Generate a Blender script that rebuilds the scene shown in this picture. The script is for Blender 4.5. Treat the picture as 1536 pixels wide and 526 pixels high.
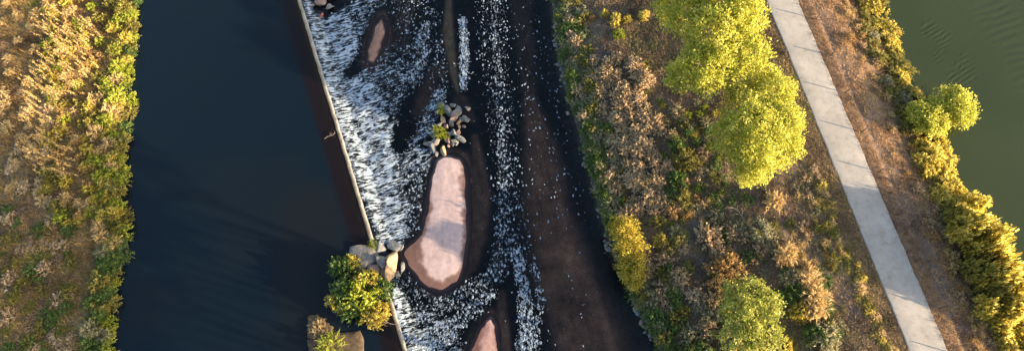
import bpy, math, numpy as np
from mathutils import Vector
R = math.radians
S = bpy.context.scene
for o in list(bpy.data.objects): bpy.data.objects.remove(o)
rng = np.random.default_rng(7)

# ---------------------------------------------------------------- camera, sky, sun, exposure
F, TH, CH = 950.0, R(20.2), 57.0                 # focal length (px of a 1536 wide frame), tilt from straight down, height
CY = -CH * math.tan(TH)
cam = bpy.data.cameras.new('camera'); cam.sensor_width = 36; cam.lens = F / 1536 * 36; cam.clip_end = 3000
co = bpy.data.objects.new('camera', cam); S.collection.objects.link(co)
co.location = (0, CY, CH); co.rotation_euler = (TH, 0, 0); S.camera = co
SUN_EL, SUN_AZ = R(12.5), R(107.5)               # azimuth clockwise from +Y
w = bpy.data.worlds.new('World'); S.world = w; w.use_nodes = True
nt = w.node_tree; bg = nt.nodes['Background']
sky = nt.nodes.new('ShaderNodeTexSky'); sky.sky_type = 'NISHITA'; sky.sun_disc = False
sky.sun_elevation = SUN_EL; sky.sun_rotation = SUN_AZ; sky.dust_density = 2.5; sky.ozone_density = 0.7
nt.links.new(sky.outputs[0], bg.inputs[0]); bg.inputs[1].default_value = 0.13
sl = bpy.data.lights.new('sun', 'SUN'); sl.energy = 5.0; sl.angle = R(0.5); sl.color = (1.0, 0.76, 0.48)
so = bpy.data.objects.new('sun', sl); S.collection.objects.link(so)
sd = Vector((math.sin(SUN_AZ) * math.cos(SUN_EL), math.cos(SUN_AZ) * math.cos(SUN_EL), math.sin(SUN_EL)))
so.rotation_euler = sd.to_track_quat('Z', 'Y').to_euler(); so.location = sd * 200
S.view_settings.view_transform = 'Standard'; S.view_settings.look = 'None'; S.view_settings.gamma = 1
S.view_settings.exposure = 1.75
S.render.engine = 'CYCLES'

# ---------------------------------------------------------------- helpers
ct, st = math.cos(TH), math.sin(TH)
def at(u, v, z):
    """ground point seen at a place of the photograph, on the level z"""
    u = np.asarray(u, float); v = np.asarray(v, float)
    a = (u - 768) / F; b = -(v - 263) / F
    dx, dy, dz = a, b * ct + st, b * st - ct
    t = (z - CH) / dz
    return np.stack(np.broadcast_arrays(t * dx, CY + t * dy, np.zeros_like(t) + z), -1)
def px(x, y, z=0.0):
    dx, dy, dz = x, y - CY, z - CH
    k = dy * st - dz * ct
    return 768 + F * dx / k, 263 - F * (dy * ct + dz * st) / k
_T = np.random.default_rng(3).random((256, 256))
def noise(x, y, s=1.0, oct=3, seed=0):
    r = 0; a = 1; tot = 0
    for i in range(oct):
        X = np.asarray(x) / s * 2**i + seed * 17.3 + i * 5.1; Y = np.asarray(y) / s * 2**i + seed * 9.7 + i * 3.3
        xi = np.floor(X).astype(int); yi = np.floor(Y).astype(int); fx = X - xi; fy = Y - yi
        fx = fx * fx * (3 - 2 * fx); fy = fy * fy * (3 - 2 * fy)
        g = lambda p, q: _T[(xi + p) % 256, (yi + q) % 256]
        r = r + a * ((g(0, 0) * (1 - fx) + g(1, 0) * fx) * (1 - fy) + (g(0, 1) * (1 - fx) + g(1, 1) * fx) * fy)
        tot += a; a *= .5
    return r / tot
def sm(x, a=0., b=1.):
    t = np.clip((np.asarray(x, float) - a) / (b - a), 0, 1); return t * t * (3 - 2 * t)
def mix(a, b, t): t = np.asarray(t)[..., None]; return np.asarray(a) * (1 - t) + np.asarray(b) * t
def band(u, v, pts):
    """0..1 field around a polyline of (u, v, half width)"""
    out = np.zeros(np.shape(u))
    for (a, b, r0), (c, d, r1) in zip(pts[:-1], pts[1:]):
        L = (c - a)**2 + (d - b)**2
        t = np.clip(((u - a) * (c - a) + (v - b) * (d - b)) / L, 0, 1)
        dist = np.hypot(u - a - t * (c - a), v - b - t * (d - b)) / (r0 + t * (r1 - r0))
        out = np.maximum(out, 1 - sm(dist, .45, 1.35))
    return out
def poly_sd(u, v, P):
    """signed distance to a polygon, positive inside"""
    P = np.asarray(P, float); Q = np.roll(P, -1, 0); ins = np.zeros(np.shape(u), bool); dm = np.full(np.shape(u), 1e9)
    for (a, b), (c, d) in zip(P, Q):
        t = np.clip(((u - a) * (c - a) + (v - b) * (d - b)) / ((c - a)**2 + (d - b)**2 + 1e-9), 0, 1)
        dm = np.minimum(dm, np.hypot(u - a - t * (c - a), v - b - t * (d - b)))
        cr = ((b > v) != (d > v)) & (u < (c - a) * (v - b) / (d - b + 1e-12) + a); ins ^= cr
    return np.where(ins, dm, -dm)

def mesh(name, V, Fc, mats, col=None, smooth=False, mi=None, attrs=None):
    """V (n,3), Fc (m,k) -> mesh data"""
    V = np.ascontiguousarray(V, np.float32); Fc = np.ascontiguousarray(Fc, np.int32)
    me = bpy.data.meshes.new(name); k = Fc.shape[1]; m = len(Fc)
    me.vertices.add(len(V)); me.vertices.foreach_set('co', V.ravel())
    me.loops.add(m * k); me.loops.foreach_set('vertex_index', Fc.ravel())
    me.polygons.add(m); me.polygons.foreach_set('loop_start', np.arange(0, m * k, k, dtype=np.int32))
    if smooth: me.polygons.foreach_set('use_smooth', np.ones(m, bool))
    for q in (mats if isinstance(mats, (list, tuple)) else [mats]): me.materials.append(q)
    if mi is not None: me.polygons.foreach_set('material_index', np.ascontiguousarray(mi, np.int32))
    if col is not None:
        a = me.attributes.new('col', 'FLOAT_COLOR', 'POINT'); c = np.ones((len(V), 4), np.float32); c[:, :3] = col
        a.data.foreach_set('color', c.ravel())
    for n, d in (attrs or {}).items():
        a = me.attributes.new(n, 'FLOAT', 'POINT'); a.data.foreach_set('value', np.ascontiguousarray(d, np.float32))
    me.update(calc_edges=True); me.validate()
    return me
def obj(name, me, parent=None, loc=None, rotz=0, scale=None, label=None, cat=None, group=None, kind=None):
    o = bpy.data.objects.new(name, me); S.collection.objects.link(o)
    if parent is not None: o.parent = parent
    if loc is not None: o.location = [float(q) for q in loc]
    if rotz: o.rotation_euler[2] = rotz
    if scale is not None: o.scale = scale
    for k, q in (('label', label), ('category', cat), ('group', group), ('kind', kind)):
        if q: o[k] = q
    return o
def grid(X, Y, Z):
    n, m = X.shape; V = np.stack([X, Y, Z], -1).reshape(-1, 3)
    i = np.arange(n * m).reshape(n, m)
    return V, np.stack([i[:-1, :-1], i[:-1, 1:], i[1:, 1:], i[1:, :-1]], -1).reshape(-1, 4)

# ---------------------------------------------------------------- materials
class NT:
    def __init__(s, name):
        s.m = bpy.data.materials.new(name); s.m.use_nodes = True; s.t = s.m.node_tree
        s.b = s.t.nodes['Principled BSDF']; s.out = s.t.nodes['Material Output']
    def n(s, t, **k):
        q = s.t.nodes.new('ShaderNode' + t)
        for a, v in k.items():
            if a.startswith('i_'):
                key = a[2:]; q.inputs[int(key) if key.isdigit() else key.replace('_', ' ')].default_value = v
            else: setattr(q, a, v)
        return q
    def l(s, a, b): s.t.links.new(a, b)
    def attr(s, n): return s.n('Attribute', attribute_name=n)
    def math(s, op, a, b=None, c=None):
        q = s.n('Math', operation=op)
        for i, v in enumerate((a, b, c)):
            if v is None: continue
            if isinstance(v, (int, float)): q.inputs[i].default_value = v
            else: s.l(v, q.inputs[i])
        return q.outputs[0]
    def noise(s, scale, detail=4, rough=.6, vec=None):
        q = s.n('TexNoise'); q.inputs['Scale'].default_value = scale; q.inputs['Detail'].default_value = detail; q.inputs['Roughness'].default_value = rough
        s.l(vec if vec is not None else s.n('TexCoord').outputs['Object'], q.inputs['Vector']); return q.outputs[0]
    def ramp(s, f, stops):
        q = s.n('ValToRGB'); e = q.color_ramp.elements
        while len(e) < len(stops): e.new(.5)
        for el, (p, c) in zip(e, stops): el.position = p; el.color = (*c, 1) if len(c) == 3 else c
        s.l(f, q.inputs[0]); return q.outputs[0]
    def mixc(s, f, a, b, mode='MIX'):
        q = s.n('Mix', data_type='RGBA', blend_type=mode)
        for i, v in ((0, f), (6, a), (7, b)):
            if isinstance(v, (int, float)): q.inputs[i].default_value = v
            elif isinstance(v, tuple): q.inputs[i].default_value = (*v, 1)
            else: s.l(v, q.inputs[i])
        return q.outputs[2]
    def bump(s, h, strength=.5, dist=.05):
        q = s.n('Bump'); q.inputs['Strength'].default_value = strength; q.inputs['Distance'].default_value = dist
        s.l(h, q.inputs['Height']); return q.outputs[0]
def m_ground():
    k = NT('soil'); c = k.attr('col').outputs['Color']
    n1 = k.noise(1.1, 6, .7); n2 = k.noise(9, 5, .7)
    v = k.ramp(n1, [(.3, (.55, .55, .58)), (.7, (1.35, 1.3, 1.22))]); v2 = k.ramp(n2, [(.32, (.5, .48, .5)), (.7, (1.45, 1.4, 1.3))])
    c = k.mixc(1., k.mixc(1., c, v, 'MULTIPLY'), v2, 'MULTIPLY'); k.l(c, k.b.inputs['Base Color'])
    k.b.inputs['Roughness'].default_value = .95; k.b.inputs['Specular IOR Level'].default_value = .1
    k.l(k.bump(n2, .7, .12), k.b.inputs['Normal']); return k.m
def m_plain(name, c1, c2, scale=3., rough=.85, bump=.4, dist=.04, spec=.3):
    k = NT(name); n = k.noise(scale, 6, .65); k.l(k.ramp(n, [(.3, c1), (.7, c2)]), k.b.inputs['Base Color'])
    k.b.inputs['Roughness'].default_value = rough; k.b.inputs['Specular IOR Level'].default_value = spec
    k.l(k.bump(k.noise(scale * 4, 5, .7), bump, dist), k.b.inputs['Normal']); return k.m
def m_leaf(name, stops, trans=.35, attr=False):
    """foliage: colour by leaf (random per island), shifted a little by plant; col attribute tints clumps"""
    k = NT(name); g = k.n('NewGeometry').outputs['Random Per Island']; r = k.n('ObjectInfo').outputs['Random']
    f = k.math('ADD', k.math('MULTIPLY', g, .7), k.math('MULTIPLY', r, .3))
    if attr: f = k.math('ADD', k.math('MULTIPLY', g, .45), k.math('MULTIPLY', k.attr('tone').outputs['Fac'], .55))
    c = k.ramp(f, stops); k.l(c, k.b.inputs['Base Color']); k.b.inputs['Roughness'].default_value = .6; k.b.inputs['Specular IOR Level'].default_value = .2
    t = k.n('BsdfTranslucent'); k.l(c, t.inputs['Color']); mx = k.n('MixShader'); mx.inputs[0].default_value = trans
    k.l(k.b.outputs[0], mx.inputs[1]); k.l(t.outputs[0], mx.inputs[2]); k.l(mx.outputs[0], k.out.inputs['Surface']); return k.m
def m_grass():
    k = NT('grass_blades'); g = k.n('NewGeometry').outputs['Random Per Island']
    c = k.mixc(1., k.attr('col').outputs['Color'], k.ramp(g, [(0, (.6, .6, .6)), (1, (1.35, 1.3, 1.2))]), 'MULTIPLY')
    k.l(c, k.b.inputs['Base Color']); k.b.inputs['Roughness'].default_value = .7; k.b.inputs['Specular IOR Level'].default_value = .15
    t = k.n('BsdfTranslucent'); k.l(c, t.inputs['Color']); mx = k.n('MixShader'); mx.inputs[0].default_value = .3
    k.l(k.b.outputs[0], mx.inputs[1]); k.l(t.outputs[0], mx.inputs[2]); k.l(mx.outputs[0], k.out.inputs['Surface']); return k.m
def m_murky(name, scale, bump, dist, rough):
    k = NT(name); k.l(k.attr('col').outputs['Color'], k.b.inputs['Base Color'])
    k.b.inputs['Roughness'].default_value = rough; k.b.inputs['IOR'].default_value = 1.33
    k.l(k.bump(k.noise(scale, 3, .5), bump, dist), k.b.inputs['Normal']); return k.m
def m_river():
    """clear shallow water: tinted see-through by depth, Fresnel sky reflection, foam where the flow is broken"""
    k = NT('river_water')
    dep = k.attr('depth').outputs['Fac']
    def ex(kk): return k.math('POWER', 2.718, k.math('MULTIPLY', dep, -kk))
    cc = k.n('CombineColor'); k.l(ex(1.9), cc.inputs[0]); k.l(ex(1.75), cc.inputs[1]); k.l(ex(1.5), cc.inputs[2])
    tr = k.n('BsdfTransparent'); k.l(cc.outputs[0], tr.inputs[0])
    gl = k.n('BsdfGlossy'); gl.inputs['Roughness'].default_value = .06
    nz = k.bump(k.noise(2.2, 4, .6), .6, .14); k.l(nz, gl.inputs['Normal'])
    fr = k.n('Fresnel'); fr.inputs['IOR'].default_value = 1.33; k.l(nz, fr.inputs['Normal'])
    m1 = k.n('MixShader'); k.l(fr.outputs[0], m1.inputs[0]); k.l(tr.outputs[0], m1.inputs[1]); k.l(gl.outputs[0], m1.inputs[2])
    def vec(a, b, sa, sb):
        q = k.n('CombineXYZ'); k.l(k.math('MULTIPLY', k.attr(a).outputs['Fac'], sa), q.inputs[0]); k.l(k.math('MULTIPLY', k.attr(b).outputs['Fac'], sb), q.inputs[1]); return q.outputs[0]
    def foam(vecs, dens, sharp):
        a = k.noise(1., 6, .72, vec=vecs[0]); b = k.noise(1., 2, .5, vec=vecs[1])
        ln = k.noise(.8, 3, .55, vec=vecs[0])                                  # thin curling filaments where the noise crosses its middle
        rid = k.math('SUBTRACT', 1., k.math('MINIMUM', k.math('MULTIPLY', k.math('ABSOLUTE', k.math('SUBTRACT', ln, .5)), 11.), 1.))
        f = k.math('ADD', k.math('ADD', k.math('MULTIPLY', a, .66), k.math('MULTIPLY', b, .30)), k.math('MULTIPLY', rid, .10))
        thr = k.math('SUBTRACT', .665, k.math('MULTIPLY', dens, .19))
        return k.math('MINIMUM', k.math('MAXIMUM', k.math('MULTIPLY', k.math('SUBTRACT', f, thr), sharp), 0.), .88)
    fa = foam((vec('wa', 'wb', 1.5, 4.6), vec('wa', 'wb', .8, 1.5)), k.attr('foam_weir').outputs['Fac'], 6.5)
    fb = foam((vec('ra', 'rb', 2.6, 4.2), vec('ra', 'rb', 1.5, 3.0)), k.attr('foam_run').outputs['Fac'], 7.)
    f = k.math('MAXIMUM', k.math('MULTIPLY', fa, k.math('MINIMUM', k.math('MULTIPLY', k.attr('foam_weir').outputs['Fac'], 5.), 1.)), k.math('MULTIPLY', fb, k.math('MINIMUM', k.math('MULTIPLY', k.attr('foam_run').outputs['Fac'], 5.), 1.)))
    k.b.inputs['Base Color'].default_value = (.40, .50, .63, 1); k.b.inputs['Roughness'].default_value = .6
    k.l(k.bump(k.noise(5, 5, .7), .6, .1), k.b.inputs['Normal'])
    m2 = k.n('MixShader'); k.l(f, m2.inputs[0]); k.l(m1.outputs[0], m2.inputs[1]); k.l(k.b.outputs[0], m2.inputs[2])
    k.l(m2.outputs[0], k.out.inputs['Surface']); return k.m
def m_sand():
    k = NT('wet_sand'); c = k.attr('col').outputs['Color']; n = k.noise(2.2, 6, .65); n2 = k.noise(30, 3, .6)
    mp = k.n('Mapping'); mp.inputs['Scale'].default_value = (3.2, .5, 1); k.l(k.n('TexCoord').outputs['Object'], mp.inputs[0]); n3 = k.noise(1, 4, .6, vec=mp.outputs[0])
    c = k.mixc(1., c, k.ramp(n, [(.3, (.82, .8, .8)), (.7, (1.14, 1.13, 1.13))]), 'MULTIPLY')
    c = k.mixc(1., c, k.ramp(n3, [(.35, (.93, .92, .92)), (.65, (1.05, 1.05, 1.05))]), 'MULTIPLY')
    k.l(c, k.b.inputs['Base Color']); k.b.inputs['Roughness'].default_value = .75; k.b.inputs['Specular IOR Level'].default_value = .25
    k.l(k.bump(k.math('ADD', n2, k.math('MULTIPLY', n3, 1.)), .15, .015), k.b.inputs['Normal']); return k.m
def m_attr(name):
    k = NT(name); n = k.noise(1.2, 6, .7); n2 = k.noise(8, 4, .7); c = k.mixc(1., k.attr('col').outputs['Color'], k.ramp(n, [(.3, (.55, .55, .5)), (.7, (1.3, 1.3, 1.3))]), 'MULTIPLY')
    c = k.mixc(1., c, k.ramp(n2, [(.3, (.6, .6, .6)), (.7, (1.3, 1.3, 1.3))]), 'MULTIPLY'); k.l(c, k.b.inputs['Base Color']); k.b.inputs['Roughness'].default_value = .6; k.l(k.bump(n2, .7, .06), k.b.inputs['Normal']); return k.m
def m_path():
    k = NT('path_concrete'); c = k.ramp(k.noise(.35, 6, .65), [(.3, (.29, .275, .26)), (.7, (.43, .405, .38))]); st_ = k.noise(1.6, 7, .75)
    c = k.mixc(1., c, k.ramp(st_, [(.3, (.7, .68, .66)), (.48, (1., 1., 1.)), (.75, (1.1, 1.1, 1.1))]), 'MULTIPLY'); c = k.mixc(1., c, k.ramp(k.noise(25, 4, .7), [(.3, (.88, .88, .88)), (.7, (1.08, 1.08, 1.08))]), 'MULTIPLY')
    k.l(c, k.b.inputs['Base Color']); k.b.inputs['Roughness'].default_value = .9; k.l(k.bump(k.noise(30, 4, .7), .25, .01), k.b.inputs['Normal']); return k.m
M = dict(
    ground=m_ground(), grass=m_grass(), sand=m_sand(), river=m_river(),
    pool=m_murky('pool_water', .8, .06, .1, .03), pond=m_murky('pond_water', 1.6, .10, .08, .05),
    concrete=m_path(),
    weir=m_attr('weir_concrete'),
    wood=m_plain('post_wood', (.07, .05, .035), (.14, .1, .07), 9, .9),
    bark=m_plain('bark', (.10, .08, .06), (.2, .165, .13), 7, .95, .8, .05),
    twig=m_plain('twig', (.16, .13, .115), (.30, .26, .235), 5, .9),
    foam=m_leaf('foam', [(0, (.09, .12, .16)), (.5, (.20, .265, .35)), (1, (.46, .54, .64))], .1),
    rock=m_plain('rock_grey', (.10, .095, .09), (.26, .245, .23), 2.5, .9, .8, .06),
    rock_blue=m_plain('rock_slate', (.08, .09, .10), (.20, .215, .23), 2.5, .85, .8, .06),
    rock_tan=m_plain('rock_tan', (.22, .15, .095), (.42, .31, .21), 2.2, .9, .8, .06),
    rock_pink=m_plain('rock_pink', (.17, .115, .105), (.32, .235, .215), 2.2, .9, .8, .06),
    rock_brown=m_plain('rock_brown', (.05, .038, .024), (.14, .10, .062), 2.2, .95, .9, .08),
    rock_red=m_plain('rock_red', (.20, .065, .055), (.34, .13, .11), 2.2, .9, .8, .06),
    cotton=m_leaf('cottonwood_leaves', [(0, (.19, .23, .035)), (.35, (.43, .45, .075)), (.7, (.66, .64, .14)), (1, (.86, .80, .32))], .5, True),
    willow=m_leaf('willow_leaves', [(0, (.14, .18, .03)), (.4, (.33, .37, .08)), (.75, (.56, .55, .16)), (1, (.76, .69, .28))], .35, True),
    yellow=m_leaf('yellow_leaves', [(0, (.20, .17, .03)), (.4, (.42, .35, .05)), (.75, (.60, .48, .09)), (1, (.72, .60, .18))], .35, True),
    l_green=m_leaf('green_leaves', [(0, (.045, .095, .03)), (.5, (.14, .23, .06)), (1, (.34, .39, .12))]),
    l_lime=m_leaf('lime_leaves', [(0, (.12, .17, .016)), (.5, (.36, .41, .05)), (1, (.62, .60, .14))]),
    l_gold=m_leaf('gold_leaves', [(0, (.25, .20, .03)), (.45, (.62, .52, .10)), (1, (.86, .75, .28))], .5),
    l_tan=m_leaf('tan_seedheads', [(0, (.26, .18, .11)), (.5, (.58, .435, .27)), (1, (.80, .65, .44))], .25),
    l_sage=m_leaf('sage_leaves', [(0, (.16, .16, .09)), (.5, (.36, .345, .20)), (1, (.58, .53, .34))], .25),
    l_orange=m_leaf('rust_leaves', [(0, (.25, .155, .06)), (.5, (.52, .345, .14)), (1, (.72, .52, .26))], .3),
    l_straw=m_leaf('straw', [(0, (.36, .25, .11)), (.5, (.64, .48, .24)), (1, (.82, .66, .38))], .25),
    l_dead=m_leaf('dead_brush', [(0, (.09, .07, .055)), (.5, (.20, .165, .13)), (1, (.37, .315, .25))], .1),
    l_olive=m_leaf('olive_leaves', [(0, (.10, .10, .025)), (.5, (.27, .25, .06)), (1, (.50, .43, .14))], .3),
)

# ---------------------------------------------------------------- plan of the place (curves x(y) on the ground)
ZP, ZT, ZQ = 0.65, 2.5, 1.5                       # levels: pool, trail, pond
def curve(pts, z):
    p = at([q[0] for q in pts], [q[1] for q in pts], z); i = np.argsort(p[:, 1]); X, Y = p[i, 0], p[i, 1]
    s0 = (X[1] - X[0]) / (Y[1] - Y[0]) if len(X) == 2 else (X[-1] - X[0]) / (Y[-1] - Y[0])
    def f(y):
        y = np.clip(y, -70, 90); r = np.interp(y, Y, X)
        return r + np.where(y < Y[0], (y - Y[0]) * s0, 0) + np.where(y > Y[-1], (y - Y[-1]) * s0, 0)
    return f
LB = curve([(208, 0), (206, 40), (199, 90), (193, 125), (196, 165), (188, 185), (190, 250), (184, 300), (190, 340), (182, 385), (174, 430), (168, 480), (164, 526)], ZP)
WR = curve([(446, 0), (605, 526)], ZP)
RB = curve([(828, 0), (834, 60), (846, 130), (866, 190), (884, 260), (900, 320), (918, 380), (942, 430), (968, 480), (990, 526)], 0)
P0 = curve([(1150, 0), (1365, 526)], ZT); P1 = curve([(1196.5, 0), (1422, 526)], ZT)
PQ = curve([(1304, 0), (1325, 60), (1348, 100), (1362, 140), (1392, 215), (1437, 300), (1490, 400), (1517, 480), (1538, 526)], ZQ)
S1 = [(652, 238), (672, 230), (695, 235), (702, 270), (704, 330), (702, 380), (692, 420), (666, 441), (636, 431), (612, 405), (598, 378), (612, 365), (630, 350), (637, 310), (645, 270)]
S1p = [(656, 240), (673, 233), (690, 238), (694, 300), (693, 370), (684, 408), (664, 424), (644, 412), (630, 392), (632, 368), (642, 345), (646, 300), (650, 265)]
S2 = [(737, 470), (748, 490), (750, 530), (746, 590), (715, 620), (698, 570), (704, 520), (716, 495)]
S2p = [(737, 478), (744, 500), (745, 560), (725, 590), (716, 560), (718, 520), (726, 498)]
S3 = [(573, 24), (580, 46), (574, 74), (561, 98), (549, 93), (552, 66), (563, 38)]
SHOAL = [([(795, 150, 14), (812, 230, 32), (822, 320, 42), (850, 420, 52), (900, 560, 66)], 1.),
         ([(712, 205, 8), (724, 290, 16), (716, 350, 18), (706, 400, 12)], .85),
         ([(673, -20, 5), (672, 50, 11), (680, 105, 8), (686, 135, 4)], 1.),
         ([(655, 110, 18), (628, 165, 14)], .7), ([(610, -20, 22), (600, 60, 14)], .6),
         ([(752, 440, 8), (762, 560, 14)], .95), ([(780, -20, 20), (795, 150, 14)], .6), ([(690, 150, 14), (705, 175, 10)], .6)]
def shoal(u, v): 
    r = np.zeros(np.shape(u))
    for p, s in SHOAL: r = np.maximum(r, s * band(u, v, p))
    for P in (S1, S2, S3): r = np.maximum(r, sm(poly_sd(u, v, P), -20, -1))
    return r
def height(x, y):
    l, wv, r, p0, p1, q = LB(y), WR(y), RB(y), P0(y), P1(y), PQ(y)
    n = noise(x, y, 3, 4) - .5; nf = noise(x, y, .7, 2, 3) - .5
    u, v = px(x, y); sh = shoal(u, v)
    d = l - x; left = ZP - .05 + .45 * sm(d, -.3, 2) + .25 * sm(d, 1, 10) + n * .4 * sm(d, .3, 3) + nf * .12 * sm(d, .2, 1)
    pool = ZP - .1 - 1.2 * sm(x - l, -.2, 4)
    low = -.56 + .47 * sh + .12 * n + .04 * nf
    d = x - r
    bank = -.5 + .95 * sm(d, -1.6, 1.3) + .9 * sm(d, .8, 6) + 1.05 * sm(d, 5, 15) + (n * .5 + nf * .15) * sm(d, 0, 2) * sm(p0 - x, .5, 4)
    d1 = x - p1; sp = np.maximum(q - p1, 3)
    east = ZT - .03 - .10 * sm(d1, 1.25, 1.5) - .9 * sm(d1 / sp, .35, 1.0) - .9 * sm(x - q, -.6, 2.5) + (n * .25 + nf * .12) * sm(d1, 1.4, 2.5) + .02 * nf
    h = np.where(x < l, left, pool)
    h = np.where(x > wv + .3, np.where(x < r - 1.6, low, np.maximum(bank, low * sm(r - x, 0, 1.6) + bank * (1 - sm(r - x, 0, 1.6)))), h)
    onp = sm(x - p0, -.5, -.1)
    h = np.where((x > r) & (x < p1 + .05), bank * (1 - onp) + (ZT - .06) * onp, h)
    h = np.where(x >= p1 + .05, east, h)
    return h
def gz(u, v, guess=1.5):
    """ground point under a place of the photograph"""
    z = np.zeros(np.shape(u)) + guess
    for _ in range(4):
        p = at(u, v, z); z = height(p[..., 0], p[..., 1])
    p = at(u, v, z); return p

# ---------------------------------------------------------------- ground
def axis(a, b, st_, far):
    c = list(np.arange(a, b, st_)); e = c[-1]; s = st_; R_ = []
    while e < far: s *= 1.5; e += s; R_.append(e)
    e = c[0]; s = st_; L_ = []
    while e > -far: s *= 1.5; e -= s; L_.append(e)
    return np.array(L_[::-1] + c + R_)
X, Y = np.meshgrid(axis(-60, 60, .2, 900), axis(-24, 30, .2, 900)); Z = height(X, Y)
u, v = px(X, Y, 1.5); nb = noise(X, Y, 5, 4, 5); n2 = noise(X, Y, 1.4, 3, 8)
lit = mix((.14, .095, .06), (.27, .18, .11), sm(nb, .3, .7))
lit = mix(lit, (.12, .12, .05), .6 * sm(n2, .5, .75))
cl = mix(lit, (.14, .15, .05), .7 * sm(LB(Y) - X, 5.5, 0))
low = mix((.045, .055, .062), (.28, .155, .10), shoal(*px(X, Y))); low = low * np.clip(.1 + .7 * n2 + 1.0 * noise(X + Y * .25, Y * .22, .8, 3, 13), .25, 2)[..., None]
ol = band(*px(X, Y), SHOAL[2][0]); low = mix(low, (.34, .24, .14), ol)
cr = mix((.14, .11, .09), (.22, .17, .145), sm(nb, .35, .7)); cr = mix(cr, (.11, .12, .04), .6 * sm(noise(X, Y, 4, 3, 11), .52, .7))
for (a, b, rr, c) in ((890, 40, 26, (.23, .20, .20)), (905, 75, 16, (.23, .20, .20)), (1205, 385, 30, (.26, .21, .20)), (1275, 455, 24, (.22, .18, .175)), (1310, 510, 20, (.22, .18, .175)), (1035, 340, 22, (.17, .15, .15)), (925, 150, 14, (.2, .16, .15))):
    cr = mix(cr, c, 1 - sm(np.hypot(u - a, v - b) / rr, .5, 1.2))
cr = mix(cr, (.09, .085, .07), 1 - sm(X - RB(Y), .2, 2.5))
dpl = P0(Y) - X; cr = mix(cr, (.20, .145, .085), sm(dpl, 2.6, 1.6) * .85); cr = mix(cr, (.17, .15, .05), sm(dpl, 2.8, 2.4) * sm(dpl, 1.7, 2.1) * .7)
d1 = X - P1(Y); ce = mix((.25, .175, .13), (.20, .155, .135), sm(d1, 1.3, 1.6)); ce = mix(ce, (.30, .205, .13), sm(d1, 2.0, 3.2) * .8); ce = mix(ce, (.13, .105, .08), sm(PQ(Y) - X, 3.2, 1.2))
col = np.where((X < LB(Y))[..., None], cl, np.array((.035, .03, .025)))
col = np.where((X > WR(Y) + .3)[..., None], low, col); col = np.where((X > RB(Y) - .4)[..., None], cr, col); col = np.where((X > P1(Y))[..., None], ce, col)
V, Fc = grid(X, Y, Z)
obj('ground', mesh('ground', V, Fc, M['ground'], col.reshape(-1, 3), True), kind='structure')

# ---------------------------------------------------------------- trail
ys = np.concatenate([np.arange(-300, -60, 20), np.arange(-60, 80, .25), np.arange(80, 301, 20)]); rows = []
prof = [(-.02, -.12), (0, -.012), (.02, 0), (.25, .006), (.5, .012), (.75, .006), (.98, 0), (1., -.012), (1.02, -.12)]
a, b = P0(ys), P1(ys); wob = (noise(ys, ys * 0, .9, 3) - .5) * .10; wob2 = (noise(ys, ys * 0, .8, 3, 4) - .5) * .16
XX = np.stack([a + wob * (1 - t) + (b - a) * t + wob2 * t for t, _ in prof], 1); ZZ = np.stack([np.full(len(ys), ZT + h_) for _, h_ in prof], 1)
V, Fc = grid(XX, np.repeat(ys[:, None], len(prof), 1), ZZ)
obj('path', mesh('path', V, Fc[:, ::-1], M['concrete'], None, True), kind='structure')

# ---------------------------------------------------------------- water
def wgrid(fa, fb, n, y0, y1, sy, pw=1.):
    yy = np.arange(y0, y1, sy); t = np.linspace(0, 1, n)**pw
    Yg = np.repeat(yy[:, None], n, 1); return fa(Yg) + (fb(Yg) - fa(Yg)) * t[None, :], Yg
X, Y = wgrid(lambda y: LB(y) - 1.6, lambda y: WR(y) + .1, 90, -60, 80, .5)
u, v = px(X, Y, ZP); dw = WR(Y) - X
n = noise(X, Y * 1.8, 9, 3, 2)
c = mix((.0028, .0082, .0145), (.0044, .0088, .0138), sm(n, .45, .68) * sm(X - LB(Y), 0, 3))
c = mix(c, (.009, .009, .010), .6 * band(u, v, [(470, 330, 60), (470, 560, 60)]))
c = mix(c, (.0075, .0045, .0045), sm(dw, 2.3, 1.3)); c = mix(c, (.02, .011, .007), sm(dw, .5, .1))
V, Fc = grid(X, Y, np.full(X.shape, ZP)); obj('pool_water', mesh('pool_water', V, Fc, M['pool'], c.reshape(-1, 3), True), kind='structure')

X, Y = wgrid(lambda y: WR(y) + .34, lambda y: RB(y) + 1.2, 230, -40, 60, .15, 1.15)
wd = np.array([WR(1.) - WR(0.), 1.]); wd = wd / np.hypot(*wd); nrm = np.array([wd[1], -wd[0]])     # along the weir, away from it
x0 = WR(np.zeros(1))[0]; wa = (X - x0) * nrm[0] + Y * nrm[1]; wb = (X - x0) * wd[0] + Y * wd[1]
u, v = px(X, Y)
vv = v
fw = np.maximum.reduce([
    1.05 * band(u, v, [(470, -30, 40), (505, 60, 45), (535, 150, 52), (562, 240, 48), (578, 310, 34), (590, 350, 26)]),
    .62 * band(u, v, [(555, -40, 30), (560, 20, 22)]), .75 * band(u, v, [(545, 0, 34), (520, 50, 30)]),
    .66 * band(u, v, [(590, 110, 46), (600, 180, 40), (590, 240, 26)]),
    .82 * band(u, v, [(660, 140, 10), (640, 190, 13), (630, 235, 22), (590, 265, 26)]),
    1.0 * band(u, v, [(604, 310, 14), (598, 335, 14)]),
    1.0 * band(u, v, [(598, 440, 10), (608, 480, 18), (630, 540, 40)]), .7 * band(u, v, [(640, 470, 28), (660, 526, 40), (650, 600, 50)])])
hole = np.maximum.reduce([band(u, v, [(500, 0, 24), (485, 12, 16)]), band(u, v, [(640, 110, 22), (612, 175, 14), (600, 215, 14)]), .9 * band(u, v, [(572, 20, 12), (540, 95, 12), (525, 110, 10)]), band(u, v, [(635, 215, 8), (655, 215, 8)]) * .6, .8*band(u, v, [(600,400,24),(640,445,14)])])
fw = fw * (1 - .85 * hole)
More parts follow.
